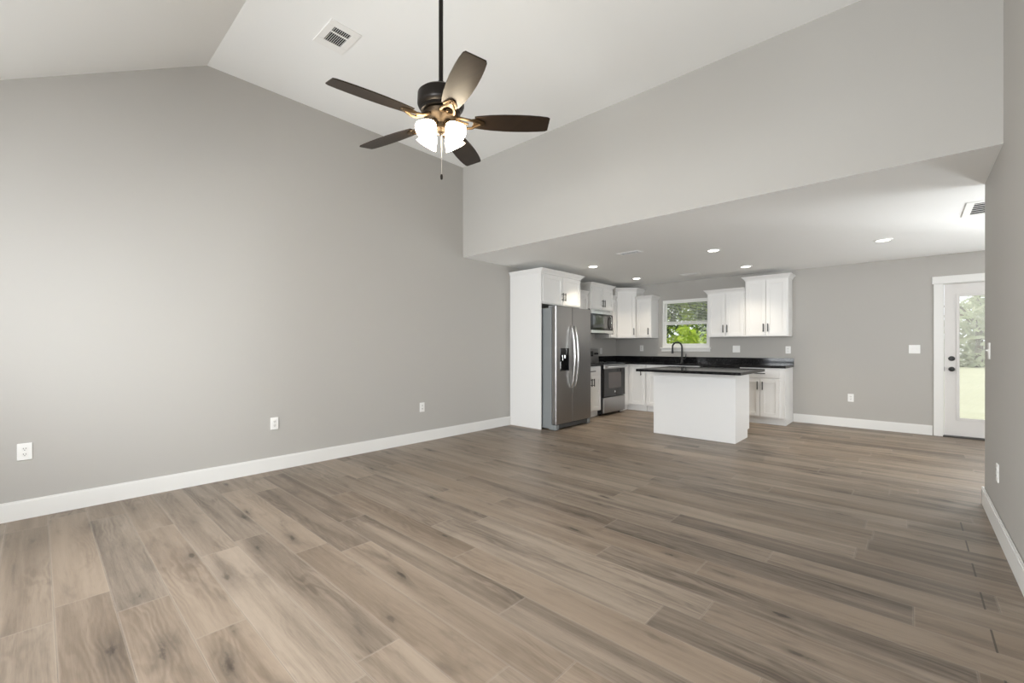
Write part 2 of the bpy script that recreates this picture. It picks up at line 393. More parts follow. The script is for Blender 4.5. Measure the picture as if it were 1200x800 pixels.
# ------------------------------------------------------------------ windows
def sash_window(name, axis, at, u0, u1, z0, z1, dirn):
    """double-hung window; at = plane of the outer face side, dirn = +1 if outside lies towards + of the axis"""
    def bx(mb, a, b, d0, d1, c, d, bev=.002):
        lo, hi = sorted((at + dirn * d0, at + dirn * d1))
        return mb.box(a, b, lo, hi, c, d, bev) if axis == 'y' else mb.box(lo, hi, a, b, c, d, bev)
    zm = z0 + (z1 - z0) * .5
    fw = .035
    mb = MB()
    for a, b, c, d in ((u0, u0 + fw, z0, z1), (u1 - fw, u1, z0, z1), (u0 + fw, u1 - fw, z0, z0 + fw), (u0 + fw, u1 - fw, z1 - fw, z1)): bx(mb, a, b, .02, .10, c, d)
    o = struct(mb.build(name, M['vinyl']))
    a0, a1 = u0 + fw, u1 - fw; sw = .03
    for (c, d, dd) in ((zm - .02, z1 - fw, .065), (z0 + fw, zm + .02, .035)):
        mb = MB()
        for a, b, c_, d_ in ((a0, a0 + sw, c, d), (a1 - sw, a1, c, d), (a0 + sw, a1 - sw, c, c + sw + .008), (a0 + sw, a1 - sw, d - sw, d)): bx(mb, a, b, dd, dd + .028, c_, d_)
        s = mb.build('sash', M['vinyl'], o)
        bx(MB(), a0 + sw - .004, a1 - sw + .004, dd + .012, dd + .016, c + sw, d - sw + .004, 0).build('pane', M['glass'], s)
    return o
kw = sash_window('window_1', 'y', YB, KW[0], KW[1], KW[2], KW[3], 1)
mb = MB()   # sill with apron
mb.box(KW[0] - .03, KW[1] + .03, YB - .035, YB + .02, KW[2] - .022, KW[2] + .002, .004)
mb.box(KW[0] - .01, KW[1] + .01, YB - .016, YB, KW[2] - .075, KW[2] - .022, .002)
mb.build('window_sill', M['trim'], kw)
for i, (a, b) in enumerate(WIN_NEAR): sash_window('window_%d' % (i + 2), 'y', NEAR, a, b, WZ0, WZ1, -1)
sash_window('window_5', 'y', YB, ADDED_BWIN[0], ADDED_BWIN[1], ADDED_BWIN[2], ADDED_BWIN[3], 1)  # unseen window invented to go with the added back lamp
sash_window('window_4', 'x', XD, ADDED_DW[0], ADDED_DW[1], ADDED_DW[2], ADDED_DW[3], 1)  # unseen dining window, added along with its lamp
# drawn-up mini blind in the upper half of the kitchen window
bl = thing('window_blind', 'white mini blind drawn halfway down in the upper kitchen window', 'blind', (-3.133, YB + .008, 2.06))
MB().box(KW[0] + .038, KW[1] - .038, YB - .002, YB + .026, 2.035, 2.064, .003).build('head_rail', M['vinyl'], bl)
mb = MB()
for k in range(15):
    z = 1.700 + k * .0222
    mb.box(KW[0] + .042, KW[1] - .042, -.0105, .0105, -.0006, .0006, T=Matrix.Translation((0, YB + .012, z)) @ Matrix.Rotation(math.radians(-11), 4, 'X'))
mb.build('slats', M['vinyl'], bl)
MB().box(KW[0] + .042, KW[1] - .042, YB, YB + .024, 1.668, 1.686, .003).build('bottom_rail', M['vinyl'], bl)
for fx in (.22, .78):
    cx = (KW[0] + .04) * (1 - fx) + (KW[1] - .04) * fx
    MB().box(cx - .0012, cx + .0012, YB - .001, YB, 1.68, 2.04).build('cord', M['vinyl'], bl)

# ------------------------------------------------------------------ back door
dx0, dx1 = .331, 1.245
d1 = struct(MB().box(DR[0], dx0 - .004, YB + .002, YB + WT, 0, DR[3]).box(dx1 + .004, DR[1], YB + .002, YB + WT, 0, DR[3]).box(DR[0], DR[1], YB + .002, YB + WT, 2.046, DR[3]).build('door_1', M['trim']))
lx0, lx1, lz0, lz1 = .455, 1.121, .245, 1.885
mb = MB(); y0, y1 = YB + .010, YB + .052
rect_holes(mb, 'y', y0, y1, dx0, dx1, .022, 2.042, [(lx0, lx1, lz0, lz1)])
slab = mb.build('door_slab', M['door'], d1)
mb = MB()
for a, b, c, d in ((lx0 - .016, lx0 + .018, lz0 - .016, lz1 + .016), (lx1 - .018, lx1 + .016, lz0 - .016, lz1 + .016), (lx0 + .018, lx1 - .018, lz0 - .016, lz0 + .018), (lx0 + .018, lx1 - .018, lz1 - .018, lz1 + .016)):
    mb.box(a, b, y0 - .010, y0 + .022, c, d, .004)
mb.build('glass_frame', M['door'], slab)
MB().box(lx0 + .004, lx1 - .004, y0 + .018, y0 + .022, lz0 + .004, lz1 - .004).build('pane', M['glass'], slab)
mb = MB()
nsl = 130
for k in range(nsl):
    z = lz0 + .02 + (lz1 - lz0 - .04) * (k + .5) / nsl
    mb.box(lx0 + .02, lx1 - .02, -.0062, .0062, -.0003, .0003, T=Matrix.Translation((0, y0 + .032, z)) @ Matrix.Rotation(math.radians(-16), 4, 'X'))
mb.build('slats', M['vinyl'], slab)
kT = lambda x, z: Matrix.Translation((x, y0, z)) @ Matrix.Rotation(PI / 2, 4, 'X')
MB().lathe([(0, 0), (.031, 0), (.031, .006), (.014, .010), (.011, .030), (.020, .036), (.028, .048), (.027, .060), (.016, .068), (0, .070)], 28, kT(.399, .905)).build('knob', M['black'], slab, smooth=True)
MB().lathe([(0, 0), (.033, 0), (.032, .008), (.024, .016), (0, .017)], 28, kT(.399, 1.045)).box(-.005, .005, -.016, .016, .016, .030, .002, T=kT(.399, 1.045)).build('deadbolt', M['black'], slab, smooth=True)
MB().box(dx0 - .0035, dx0 + .001, y0 - .002, y0 + .03, .875, .935).build('latch_plate', M['alu'], slab)
MB().box(DR[0], DR[1], YB - .045, YB + WT, 0, .018, .004).build('threshold', M['alu'], d1)
# casing with a taller head board
mb = MB()
mb.box(.226, .318, YB - .018, YB, 0, 2.052, .002).box(1.258, 1.35, YB - .018, YB, 0, 2.052, .002).box(.211, 1.365, YB - .022, YB, 2.052, 2.150, .002)
struct(mb.build('trim_1', M['trim']))

# ------------------------------------------------------------------ electrical plates
def plate_T(face, x, y, z):
    """local frame: plate in XZ, front towards -Y; face = direction the front looks"""
    ang = {'-y': 0, '+x': PI / 2, '-x': -PI / 2}[face]
    return Matrix.Translation((x, y, z)) @ Matrix.Rotation(ang, 4, 'Z')
def outlet(face, x, y, z, label, group=None):
    o = thing('wall_outlet', label, 'outlet', (x, y, z), group); T = plate_T(face, x, y, z)
    MB(T).box(-.036, .036, -.007, 0, -.059, .059, .003).build('cover_plate', M['plate'], o)
    for s in (-1, 1):
        r = MB(T).lathe([(0, 0), (.0165, 0), (.0165, .003), (0, .0034)], 24, Matrix.Translation((0, -.0065, s * .0195)) @ Matrix.Rotation(PI / 2, 4, 'X')).build('receptacle', M['plate_in'], o)
        mb = MB(T)
        for q in (-.0062, .0062): mb.box(q - .0013, q + .0013, -.0108, -.0085, s * .0195 - .001, s * .0195 + .008)
        mb.cyl((0, -.0085, s * .0195 - .007), (0, -.0108, s * .0195 - .007), .0026, seg=10)
        mb.build('slots', M['slot'], r)
    return o
def switch(face, x, y, z, n, label, group=None):
    o = thing('light_switch', label, 'switch', (x, y, z), group); T = plate_T(face, x, y, z); w = .036 + (n - 1) * .023
    MB(T).box(-w, w, -.007, 0, -.059, .059, .003).build('cover_plate', M['plate'], o)
    for k in range(n):
        cx = (k - (n - 1) / 2) * .046
        MB(T).box(cx - .005, cx + .005, -.010, -.006, -.013, .013, .001).box(cx - .0035, cx + .0035, -.020, -.008, -.001, .009, .001, T=Matrix()).build('toggle', M['plate_in'], o)
    return o
outlet('+x', XL, -.061, .468, 'white duplex outlet low on the left wall, nearest the camera')
outlet('+x', XL, 1.560, .455, 'white duplex outlet low on the left wall, middle one of three')
outlet('+x', XL, 3.297, .437, 'white duplex outlet low on the left wall, nearest the kitchen')
outlet('-y', -.665, YB, .439, 'white outlet low on the back wall between cabinets and door')
switch('-y', .035, YB, 1.169, 2, 'white two-gang light switch beside the back door casing')
outlet('-y', -1.470, YB, 1.152, 'white outlet above the right end of the black backsplash')
switch('-y', -2.243, YB, 1.165, 2, 'white switch plate under the low upper cabinet right of window')
outlet('-y', -4.000, YB, 1.173, 'white outlet under the corner cabinets left of the kitchen window')
outlet('+x', XL, 7.62, 1.12, 'white outlet on the side wall just right of the range')
outlet('-x', XR, 4.188, .388, 'white outlet low on the right-hand wall above its baseboard')
switch('-x', XR, 4.600, 1.172, 1, 'white single switch near the end of the right-hand wall')

# ------------------------------------------------------------------ cabinets
def cab_T(face, a, wallpos):
    """local: x along the run, y = depth from the wall towards the room is -y, z up"""
    if face == '-y': return Matrix.Translation((a, wallpos, 0))                                  # back run
    if face == '+x': return Matrix.Translation((wallpos, a, 0)) @ Matrix.Rotation(PI / 2, 4, 'Z')   # left run
def shaker(mb, x0, x1, z0, z1, yf, rail=.056, th=.019):
    """five-piece door, its back at y = yf, front at yf - th"""
    mb.box(x0, x0 + rail, yf - th, yf, z0, z1, .0012, 1).box(x1 - rail, x1, yf - th, yf, z0, z1, .0012, 1)
    mb.box(x0 + rail, x1 - rail, yf - th, yf, z0, z0 + rail, .0012, 1).box(x0 + rail, x1 - rail, yf - th, yf, z1 - rail, z1, .0012, 1)
    mb.box(x0 + rail - .003, x1 - rail + .003, yf - th + .011, yf - .002, z0 + rail - .003, z1 - rail + .003)
def pull(mb, x, z, yf, vertical=True, L=.128):
    h = L / 2
    if vertical:
        mb.cyl((x, yf - .032, z - h), (x, yf - .032, z + h), .0072, seg=10)
        for s in (-1, 1): mb.cyl((x, yf, z + s * (h - .018)), (x, yf - .032, z + s * (h - .018)), .0045, seg=8)
    else:
        mb.cyl((x - h, yf - .032, z), (x + h, yf - .032, z), .0072, seg=10)
        for s in (-1, 1): mb.cyl((x + s * (h - .018), yf, z), (x + s * (h - .018), yf - .032, z), .0045, seg=8)
def offset_poly(poly, offs):
    """offset each edge k (k -> k+1) of a CCW polygon outwards by offs[k]"""
    n = len(poly); out = []
    L = []
    for k in range(n):
        a, b = Vector(poly[k]), Vector(poly[(k + 1) % n]); d = (b - a).normalized(); nn = Vector((d.y, -d.x)); L.append((a + nn * offs[k], d))
    for k in range(n):
        (p, d), (q, e) = L[k - 1], L[k]; den = d.x * e.y - d.y * e.x
        if abs(den) < 1e-9: out.append(tuple(q)); continue
        t = ((q.x - p.x) * e.y - (q.y - p.y) * e.x) / den; out.append(tuple(p + d * t))
    return out
CROWN = [(-.022, .002), (-.018, .006), (-.006, .010), (.008, .020), (.026, .036), (.034, .044), (.038, .052), (.048, .052)]
def crown(T, poly, flags, z):
    mb = MB(T); rings = []
    for dz, off in CROWN: rings.append([(x, y, z + dz) for x, y in offset_poly(poly, [off * f for f in flags])])
    mb.loft(rings); return mb
def doors_on(o, T, spec, yf):
    """spec: (kind, x0, x1, z0, z1, handle) ; handle = None | ('v', x, z) | ('h', x, z)"""
    for kind, x0, x1, z0, z1, hd in spec:
        mb = MB(T)
        if kind == 'flat': mb.box(x0, x1, yf - .019, yf, z0, z1, .002)
        else: shaker(mb, x0, x1, z0, z1, yf)
        d = mb.build('drawer_front' if kind in ('flat', 'drawer') else 'cabinet_door', M['cab'], o)
        if hd:
            m2 = MB(T); pull(m2, hd[1], hd[2], yf - .019, hd[0] == 'v', hd[3] if len(hd) > 3 else .128); m2.build('bar_pull', M['black'], d, smooth=True)
def upper(face, a0, a1, wallpos, depth, z0, z1, label, spec, flags, name='upper_cabinet', with_crown=True):
    w = a1 - a0; T = cab_T(face, a0, wallpos); base = T @ Vector((w / 2, 0, z0))
    o = thing(name, label, 'cabinet', tuple(base), 'white upper kitchen cabinets')
    MB(T).box(.001, w - .001, -depth, -.002, z0, z1, .0015, 1).build('carcass', M['cab'], o)
    doors_on(o, T, spec(w), -depth)
    if with_crown:
        poly = [(0, -depth), (w, -depth), (w, -.004), (0, -.004)]
        crown(T, poly, flags, z1).build('crown_molding', M['cab'], o)
    return o
def two(z0, z1, hz=None, hh='v'):
    hz = z0 + .13 if hz is None else hz
    def f(w):
        m = w / 2
        return [('door', .016, m - .004, z0 + .012, z1 - .03, ('v', m - .032, hz)), ('door', m + .004, w - .016, z0 + .012, z1 - .03, ('v', m + .032, hz))]
    return f
LW, BW = XL, YB       # walls carrying the runs
# ---- cabinet round the refrigerator: full height side panel, bridge cabinet
T = cab_T('+x', 4.940, LW)
fc = thing('refrigerator_cabinet', 'tall white side panel and bridge cabinet enclosing the refrigerator', 'cabinet', (XL, 5.45, 0))
MB(T).box(0, .020, -.612, -.002, 0, 2.30, .0015, 1).build('side_panel', M['cab'], fc)
MB(T).box(.021, 1.030, -.600, -.002, 1.835, 2.30, .0015, 1).build('carcass', M['cab'], fc)
doors_on(fc, T, [('door', .045, .528, 1.85, 2.268, ('v', .500, 1.965, .12)), ('door', .536, 1.014, 1.85, 2.268, ('v', .566, 1.965, .12))], -.600)
crown(T, [(0, -.612), (1.03, -.612), (1.03, -.004), (0, -.004)], [1, 1, 0, .55], 2.30).build('crown_molding', M['cab'], fc)
MB(T).box(1.010, 1.028, -.60, -.002, 0, 1.834).build('side_panel', M['cab'], fc)
# ---- uppers on the left wall
upper('+x', 5.975, 6.615, LW, .325, 1.37, 2.135, 'low white upper cabinet between refrigerator and microwave cabinets', two(1.37, 2.135), [1, 0, 0, 0])
upper('+x', 6.62, 7.38, LW, .392, 1.885, 2.30, 'tall-set white cabinet above the microwave', two(1.885, 2.30, 1.99), [1, .9, 0, .9])
upper('+x', 7.385, 7.612, LW, .325, 1.37, 2.135, 'narrow white upper cabinet between microwave and corner cabinet', lambda w: [('door', .012, w - .012, 1.382, 2.105, ('v', .035, 1.5))], [1, 0, 0, 0])
# ---- diagonal corner upper
ang = [(XL + .002, YB - .002), (XL + .002, 7.618), (-4.245, 7.618), (-3.960, 7.903), (-3.960, YB - .002)]
co = thing('corner_upper_cabinet', 'tall white diagonal upper cabinet in the kitchen corner', 'cabinet', (-4.25, 7.9, 1.37), 'white upper kitchen cabinets')
MB().prism(ang, 1.37, 2.30).build('carcass', M['cab'], co)
crown(Matrix(), ang, [0, .9, 1, .9, 0], 2.30).build('crown_molding', M['cab'], co)
Td = Matrix.Translation((-4.245, 7.618, 0)) @ Matrix.Rotation(PI / 4, 4, 'Z')
wd = math.hypot(.285, .285)
doors_on(co, Td, [('door', .028, wd - .028, 1.382, 2.27, ('v', wd - .058, 1.50))], 0)
# ---- uppers on the back wall
upper('-y', -3.955, -3.650, BW, .325, 1.37, 2.135, 'small white upper cabinet left of the kitchen window', lambda w: [('door', .014, w - .014, 1.382, 2.105, ('v', w - .045, 1.50))], [1, .95, 0, 0])
upper('-y', -2.622, -2.022, BW, .325, 1.37, 2.135, 'lower white upper cabinet just right of the kitchen window', two(1.37, 2.135, 1.51), [1, 0, 0, .95])
upper('-y', -2.020, -1.410, BW, .325, 1.37, 2.30, 'taller white upper cabinet at the right end of the run', two(1.37, 2.30, 1.51), [1, .95, 0, .95])

# ---- base cabinets
def base(face, a0, a1, wallpos, label, spec, name='base_cabinet', depth=.600, end=None):
    w = a1 - a0; T = cab_T(face, a0, wallpos); b0 = T @ Vector((w / 2, 0, 0))
    o = thing(name, label, 'cabinet', tuple(b0), 'white base kitchen cabinets')
    MB(T).box(.001, w - .001, -depth, -.002, .105, .874, .001, 1).build('carcass', M['cab'], o)
    MB(T).box(.001, w - .001, -depth + .065, -.01, 0, .105).build('toe_kick', M['cab'], o)
    if end: MB(T).prism([(-.002, 0), (-depth + .065, 0), (-depth + .065, .100), (-depth - .001, .100), (-depth - .001, .874), (-.002, .874)], 0, .016, T=Matrix(((0, 0, 1, w), (1, 0, 0, 0), (0, 1, 0, 0), (0, 0, 0, 1)))).build('end_panel', M['cab'], o)
    doors_on(o, T, spec(w), -depth)
    return o
def drw_doors(w, gap=.03):
    m = w / 2
    return [('flat', gap, w - gap, .725, .852, ('h', m, .790, .14)), ('door', gap, m - .004, .125, .70, ('v', m - .035, .60)), ('door', m + .004, w - gap, .125, .70, ('v', m + .035, .60))]
base('+x', 5.975, 6.615, LW, 'white base cabinet between the refrigerator and the range', drw_doors)
# corner base: blind L
cb = thing('corner_base_cabinet', 'white corner base cabinet right of the range', 'cabinet', (-4.27, 7.9, 0), 'white base kitchen cabinets')
Lp = [(XL + .002, 7.385), (XL + .600, 7.385), (XL + .600, 7.630), (-3.632, 7.630), (-3.632, YB - .002), (XL + .002, YB - .002)]
MB().prism(Lp, .105, .874).build('carcass', M['cab'], cb)
Lk = [(XL + .01, 7.39), (XL + .545, 7.39), (XL + .545, 7.69), (-3.634, 7.69), (-3.634, YB - .01), (XL + .01, YB - .01)]
MB().prism(Lk, 0, .105).build('toe_kick', M['cab'], cb)
Tb = cab_T('-y', 0, BW)
doors_on(cb, Tb, [('door', XL + .64, -3.682, .125, .852, ('v', -3.708, .735))], -.600)
base('-y', -3.628, -2.652, BW, 'white sink base cabinet under the kitchen window', lambda w: [('flat', .03, w - .03, .725, .852, None), ('door', .03, w / 2 - .004, .125, .70, ('v', w / 2 - .035, .60)), ('door', w / 2 + .004, w - .03, .125, .70, ('v', w / 2 + .035, .60))], name='sink_base_cabinet')
base('-y', -2.030, -1.418, BW, 'white base cabinet with drawer at the right end of the run', lambda w: [('flat', .022, w - .05, .725, .852, ('h', w / 2 - .01, .790, .15)), ('door', .022, w / 2 - .014, .125, .70, ('v', w / 2 - .045, .60)), ('door', w / 2 - .006, w - .05, .125, .70, ('v', w / 2 + .026, .60))], end=True)

# ---- worktops
tag(MB().prism([(XL + .001, 7.383), (XL + .645, 7.383), (XL + .645, 7.590), (-1.388, 7.590), (-1.388, YB - .001), (XL + .001, YB - .001)], .876, .914, .003)
    .box(XL + .001, XL + .021, 7.383, YB - .022, .9142, 1.016, .001).box(XL + .001, -1.388, YB - .021, YB - .001, .9142, 1.016, .001)
    .build('kitchen_countertop', M['granite']), 'black granite worktop with low backsplash along the back wall', 'countertop')
tag(MB().box(XL + .001, XL + .645, 5.972, 6.612, .876, .914, .003).box(XL + .001, XL + .021, 5.972, 6.612, .9142, 1.016, .001)
    .build('side_countertop', M['granite']), 'short black granite worktop between refrigerator and range', 'countertop')

# ---- island
il = thing('kitchen_island', 'white panelled kitchen island base standing in front of the sink run', 'island', (-2.13, 6.15, 0))
IX0, IX1, IY0, IY1 = -2.655, -1.610, 5.850, 6.470
MB().box(IX0, IX1, IY0, IY1 - .02, .105, .874, .0015, 1).build('carcass', M['cab'], il)
MB().box(IX0 + .001, IX1 - .001, IY0 + .001, IY1 - .08, 0, .105).build('toe_kick', M['cab'], il)
MB().box(IX0 - .006, IX1 + .006, IY0 - .012, IY0 - .0005, 0, .874, .001, 1).build('back_panel', M['cab'], il)
for xx in (IX0 - .006, IX1 + .0005):
    MB().prism([(IY0, 0), (IY1 - .085, 0), (IY1 - .085, .105), (IY1, .105), (IY1, .874), (IY0, .874)], xx, xx + .0055, T=Matrix(((0, 0, 1, 0), (1, 0, 0, 0), (0, 1, 0, 0), (0, 0, 0, 1)))).build('end_panel', M['cab'], il)
MB().box(IX0, IX1, IY1 - .02, IY1, .105, .874, .0015, 1).build('face_frame', M['cab'], il)
tag(MB().box(-2.695, -1.420, 5.37, 6.48, .876, .910, .003).build('island_countertop', M['granite']), 'black granite slab overhanging the white kitchen island', 'countertop')

# ------------------------------------------------------------------ refrigerator
rf = thing('refrigerator', 'stainless side-by-side refrigerator with dispenser and bowed handles', 'refrigerator', (-4.15, 5.45, 0))
FY0, FY1, FS, FX0, FX1 = 4.998, 5.912, 5.400, -3.800, -3.728
MB().box(XL + .03, FX0 - .012, FY0, FY1, .02, 1.765, .006).build('cabinet_body', M['side'], rf)
MB().box(FX0 - .012, FX0, FY0 + .012, FY1 - .012, .09, 1.76).build('gasket', M['gasket'], rf)
def fdoor(y0, y1, hy, cut=None):
    mb = MB()
    if cut:
        prof = [(FX0, y0), (FX1 - .014, y0), (FX1 - .004, y0 + .004), (FX1, y0 + .009)]
        # door slab around the dispenser opening
        cy0, cy1, cz0, cz1 = cut
        mb.prism([(FX0, y0), (FX1 - .014, y0), (FX1 - .004, y0 + .004), (FX1, y0 + .009), (FX1, cy0), (FX0, cy0)], .088, 1.785)
        mb.box(FX0, FX1, cy0, cy1, .088, cz0).box(FX0, FX1, cy0, cy1, cz1, 1.785)
        mb.prism([(FX0, cy1), (FX1, cy1), (FX1, y1 - .010), (FX1 - .008, y1), (FX0, y1)], .088, 1.785)
        bmesh.ops.remove_doubles(mb.bm, verts=mb.bm.verts[:], dist=1e-5)
    else:
        mb.prism([(FX0, y0), (FX1 - .008, y0), (FX1, y0 + .010), (FX1, y1 - .009), (FX1 - .004, y1 - .004), (FX1 - .014, y1), (FX0, y1)], .088, 1.785)
    d = mb.build('refrigerator_door', M['steel'], rf)
    pts = []; n = 24
    for k in range(n + 1):
        t = k / n; z = .610 + t * .900; pts.append((FX1 + .012 + .058 * math.sin(PI * t) ** .6, hy, z))
    pts = [(FX1 - .002, hy, .606)] + pts + [(FX1 - .002, hy, 1.514)]
    m2 = MB(); m2.tube(pts, [.011] + [.0135] * (n + 1) + [.011], 12); m2.build('door_handle', M['steelh'], d, smooth=True)
    return d
fd = fdoor(FY0, FS - .003, FS - .042, (5.090, 5.312, .850, 1.182))
fdoor(FS + .003, FY1, FS + .046)
dp = MB().box(FX0 + .006, FX0 + .012, 5.090, 5.312, .850, 1.182).box(FX0 + .012, FX1 - .001, 5.0902, 5.094, .850, 1.182).box(FX0 + .012, FX1 - .001, 5.308, 5.3118, .850, 1.182) \
    .box(FX0 + .012, FX1 + .001, 5.094, 5.308, 1.085, 1.180, .002).box(FX0 + .012, FX1 + .002, 5.094, 5.308, .851, .866, .002).build('dispenser', M['blackgloss'], fd)
MB().box(FX0 + .02, FX1 - .012, 5.165, 5.190, 1.00, 1.085, .004).box(FX0 + .02, FX1 - .012, 5.225, 5.250, 1.03, 1.085, .004).box(FX0 + .014, FX1 - .02, 5.125, 5.140, .885, .99, .003).build('dispenser_lever', M['steelh'], dp)
MB().box(FX0 - .05, FX1 - .016, FY0 + .03, FY1 - .03, .022, .080, .003).build('toe_grille', M['gasket'], rf)
for y in (FY0 + .002, FY1 - .085):
    MB().box(FX0 - .07, FX1 - .010, y, y + .083, .003, .078, .012).build('foot_cover', M['side'], rf)
for y in (FY0 + .01, FY1 - .07):
    MB().box(FX0 - .08, FX1 - .025, y, y + .06, 1.766, 1.798, .006).build('hinge_cover', M['side'], rf)

# ------------------------------------------------------------------ range
rg = thing('range', 'stainless and black glass freestanding range beside corner base cabinet', 'range', (-4.25, 7.0, 0))
RY0, RY1, RX = 6.620, 7.378, -3.925
MB().box(XL + .02, RX - .03, RY0 + .002, RY1 - .002, .03, .905, .003).build('range_body', M['black'], rg)
MB().box(XL + .02, RX + .012, RY0, RY1, .906, .920, .004).build('cooktop', M['blackgloss'], rg)
for (bx, by, br) in ((-4.10, 6.82, .10), (-4.10, 7.18, .085), (-4.36, 6.82, .075), (-4.36, 7.18, .095)):
    MB().lathe([(br, .9204), (br, .9212), (br - .004, .9212), (br - .004, .9204)], 32, Matrix.Translation((bx, by, 0)), close=False).build('burner_ring', M['side'], rg)
dr = MB().box(RX - .028, RX + .012, RY0 + .004, RY1 - .004, .325, .892, .006).build('oven_door', M['blackgloss'], rg)
MB().box(RX - .026, RX + .0145, RY0 + .004, RY1 - .004, .815, .893, .005).build('door_rail', M['steel'], dr)
MB().box(RX + .0121, RX + .0128, RY0 + .16, RY1 - .16, .47, .75).build('oven_window', M['ovenwin'], dr)
MB().lathe([(0, 0), (.018, 0), (.018, .0015), (0, .002)], 20, Matrix.Translation((RX + .012, (RY0 + RY1) / 2, .405)) @ Matrix.Rotation(PI / 2, 4, 'Y')).build('emblem', M['steelh'], dr)
mb = MB(); mb.cyl((RX + .058, RY0 + .045, .852), (RX + .058, RY1 - .045, .852), .014, seg=16)
for y in (RY0 + .075, RY1 - .075): mb.cyl((RX + .012, y, .852), (RX + .058, y, .852), .010, seg=12)
mb.build('oven_handle', M['steelh'], dr, smooth=True)
MB().box(RX - .028, RX + .010, RY0 + .004, RY1 - .004, .045, .315, .006).build('storage_drawer', M['steel'], rg)
bg = MB().prism([(XL + .022, .9205), (XL + .10, .9205), (XL + .085, 1.165), (XL + .022, 1.175)], RY0 + .005, RY1 - .005, T=Matrix(((1, 0, 0, 0), (0, 0, 1, 0), (0, 1, 0, 0), (0, 0, 0, 1)))).build('back_guard', M['steel'], rg)
MB().box(XL + .088, XL + .098, RY0 + .20, RY1 - .20, 1.02, 1.12, .002).build('control_display', M['blackgloss'], bg)
for y in (RY0 + .06, RY0 + .135, RY1 - .135, RY1 - .06):
    MB().cyl((XL + .085, y, 1.07), (XL + .118, y, 1.072), .021, .018, seg=16).build('knob', M['black'], bg)
for sx in (XL + .08, RX - .09):
    for sy in (RY0 + .05, RY1 - .05): MB().cyl((sx, sy, 0), (sx, sy, .031), .018, seg=12).build('foot', M['black'], rg)

# ------------------------------------------------------------------ microwave
mw = thing('microwave', 'stainless over-the-range microwave with bowed handle', 'microwave', (-4.36, 7.0, 1.44))
MX = XL + .392
MB().box(XL + .004, MX - .02, RY0 + .004, RY1 - .004, 1.452, 1.882, .003).build('microwave_body', M['black'], mw)
def bow(y): t = (y - RY0) / (RY1 - RY0); return MX + .012 + .007 * math.sin(PI * t)
def bowed(mb, y0, y1, z0, z1, dx=0, th=.03, n=12):
    ys = [y0 + (y1 - y0) * k / n for k in range(n + 1)]
    mb.prism([(bow(y) + dx, y) for y in ys] + [(bow(y) + dx - th, y) for y in reversed(ys)], z0, z1)
    return mb
RY0m, RY1m = RY0 + .005, RY1 - .005
bowed(MB(), RY0m, RY1m, 1.800, 1.880).build('vent_panel', M['steelh'], mw)
md = bowed(MB(), RY0m, RY1m, 1.505, 1.797).build('microwave_door', M['blackgloss'], mw)
bowed(MB(), RY0m, RY1m, 1.453, 1.503, .002).build('bottom_trim', M['steelh'], mw)
mb = MB()
for k in range(5): bowed(mb, RY0 + .10, RY1 - .10, 1.845 + k * .005, 1.847 + k * .005, .0006, .002)
mb.build('vent_slots', M['gasket'], mw)
bowed(MB(), RY0 + .06, RY1 - .22, 1.545, 1.765, .0008, .002).build('door_window', M['mirrorglass'], md)
hy = RY1 - .115
pts = [(bow(hy) + .002, hy, 1.545)] + [(bow(hy) + .016 + .022 * math.sin(PI * k / 12), hy - .02 * math.sin(PI * k / 12) + .012, 1.545 + .215 * k / 12) for k in range(13)] + [(bow(hy) + .002, hy, 1.760)]
MB().tube(pts, .010, 10).build('door_handle', M['steelh'], md, smooth=True)

# ------------------------------------------------------------------ dishwasher
dw = thing('dishwasher', 'black-fronted dishwasher between the sink base and end base cabinet', 'dishwasher', (-2.34, 7.9, 0))
MB().box(-2.646, -2.036, 7.66, YB - .03, .10, .868).build('tub', M['gasket'], dw)
dd = MB().box(-2.643, -2.039, 7.620, 7.656, .12, .870, .006).build('dishwasher_door', M['blackgloss'], dw)
MB().box(-2.640, -2.042, 7.614, 7.6195, .780, .866, .002).build('control_panel', M['black'], dd)
mb = MB(); mb.cyl((-2.58, 7.580, .745), (-2.10, 7.580, .745), .009, seg=12)
for x in (-2.56, -2.12): mb.cyl((x, 7.62, .745), (x, 7.58, .745), .007, seg=10)
mb.build('door_handle', M['steelh'], dd, smooth=True)
MB().box(-2.64, -2.04, 7.70, 7.72, 0, .10).build('toe_kick', M['black'], dw)

# ------------------------------------------------------------------ faucet
fx, fy = -3.155, 8.135
fa = thing('kitchen_faucet', 'matte black gooseneck pull-down faucet under the kitchen window', 'faucet', (fx, fy, .914))
MB().lathe([(0, .9145), (.028, .9145), (.028, .922), (.022, .930), (.019, .96), (.019, 1.00), (.015, 1.005), (0, 1.005)], 24, Matrix.Translation((fx, fy, 0))).build('faucet_body', M['black'], fa, smooth=True)
dirx, diry = -.80, -.60           # the spout swings to the left and to the front
pts = [(fx, fy, 1.0), (fx, fy, 1.10), (fx, fy, 1.20)]
R = .085
for k in range(1, 15):
    a = PI * k / 14; pts.append((fx + dirx * R * (1 - math.cos(a)), fy + diry * R * (1 - math.cos(a)), 1.20 + R * math.sin(a)))
pts.append((fx + dirx * 2 * R, fy + diry * 2 * R, 1.17))
MB().tube(pts, .0150, 14).build('spout', M['black'], fa, smooth=True)
ex, ey = fx + dirx * 2 * R, fy + diry * 2 * R
MB().lathe([(0, 1.08), (.019, 1.08), (.021, 1.09), (.016, 1.15), (.0135, 1.18), (0, 1.18)], 20, Matrix.Translation((ex, ey, 0))).build('spray_head', M['black'], fa, smooth=True)
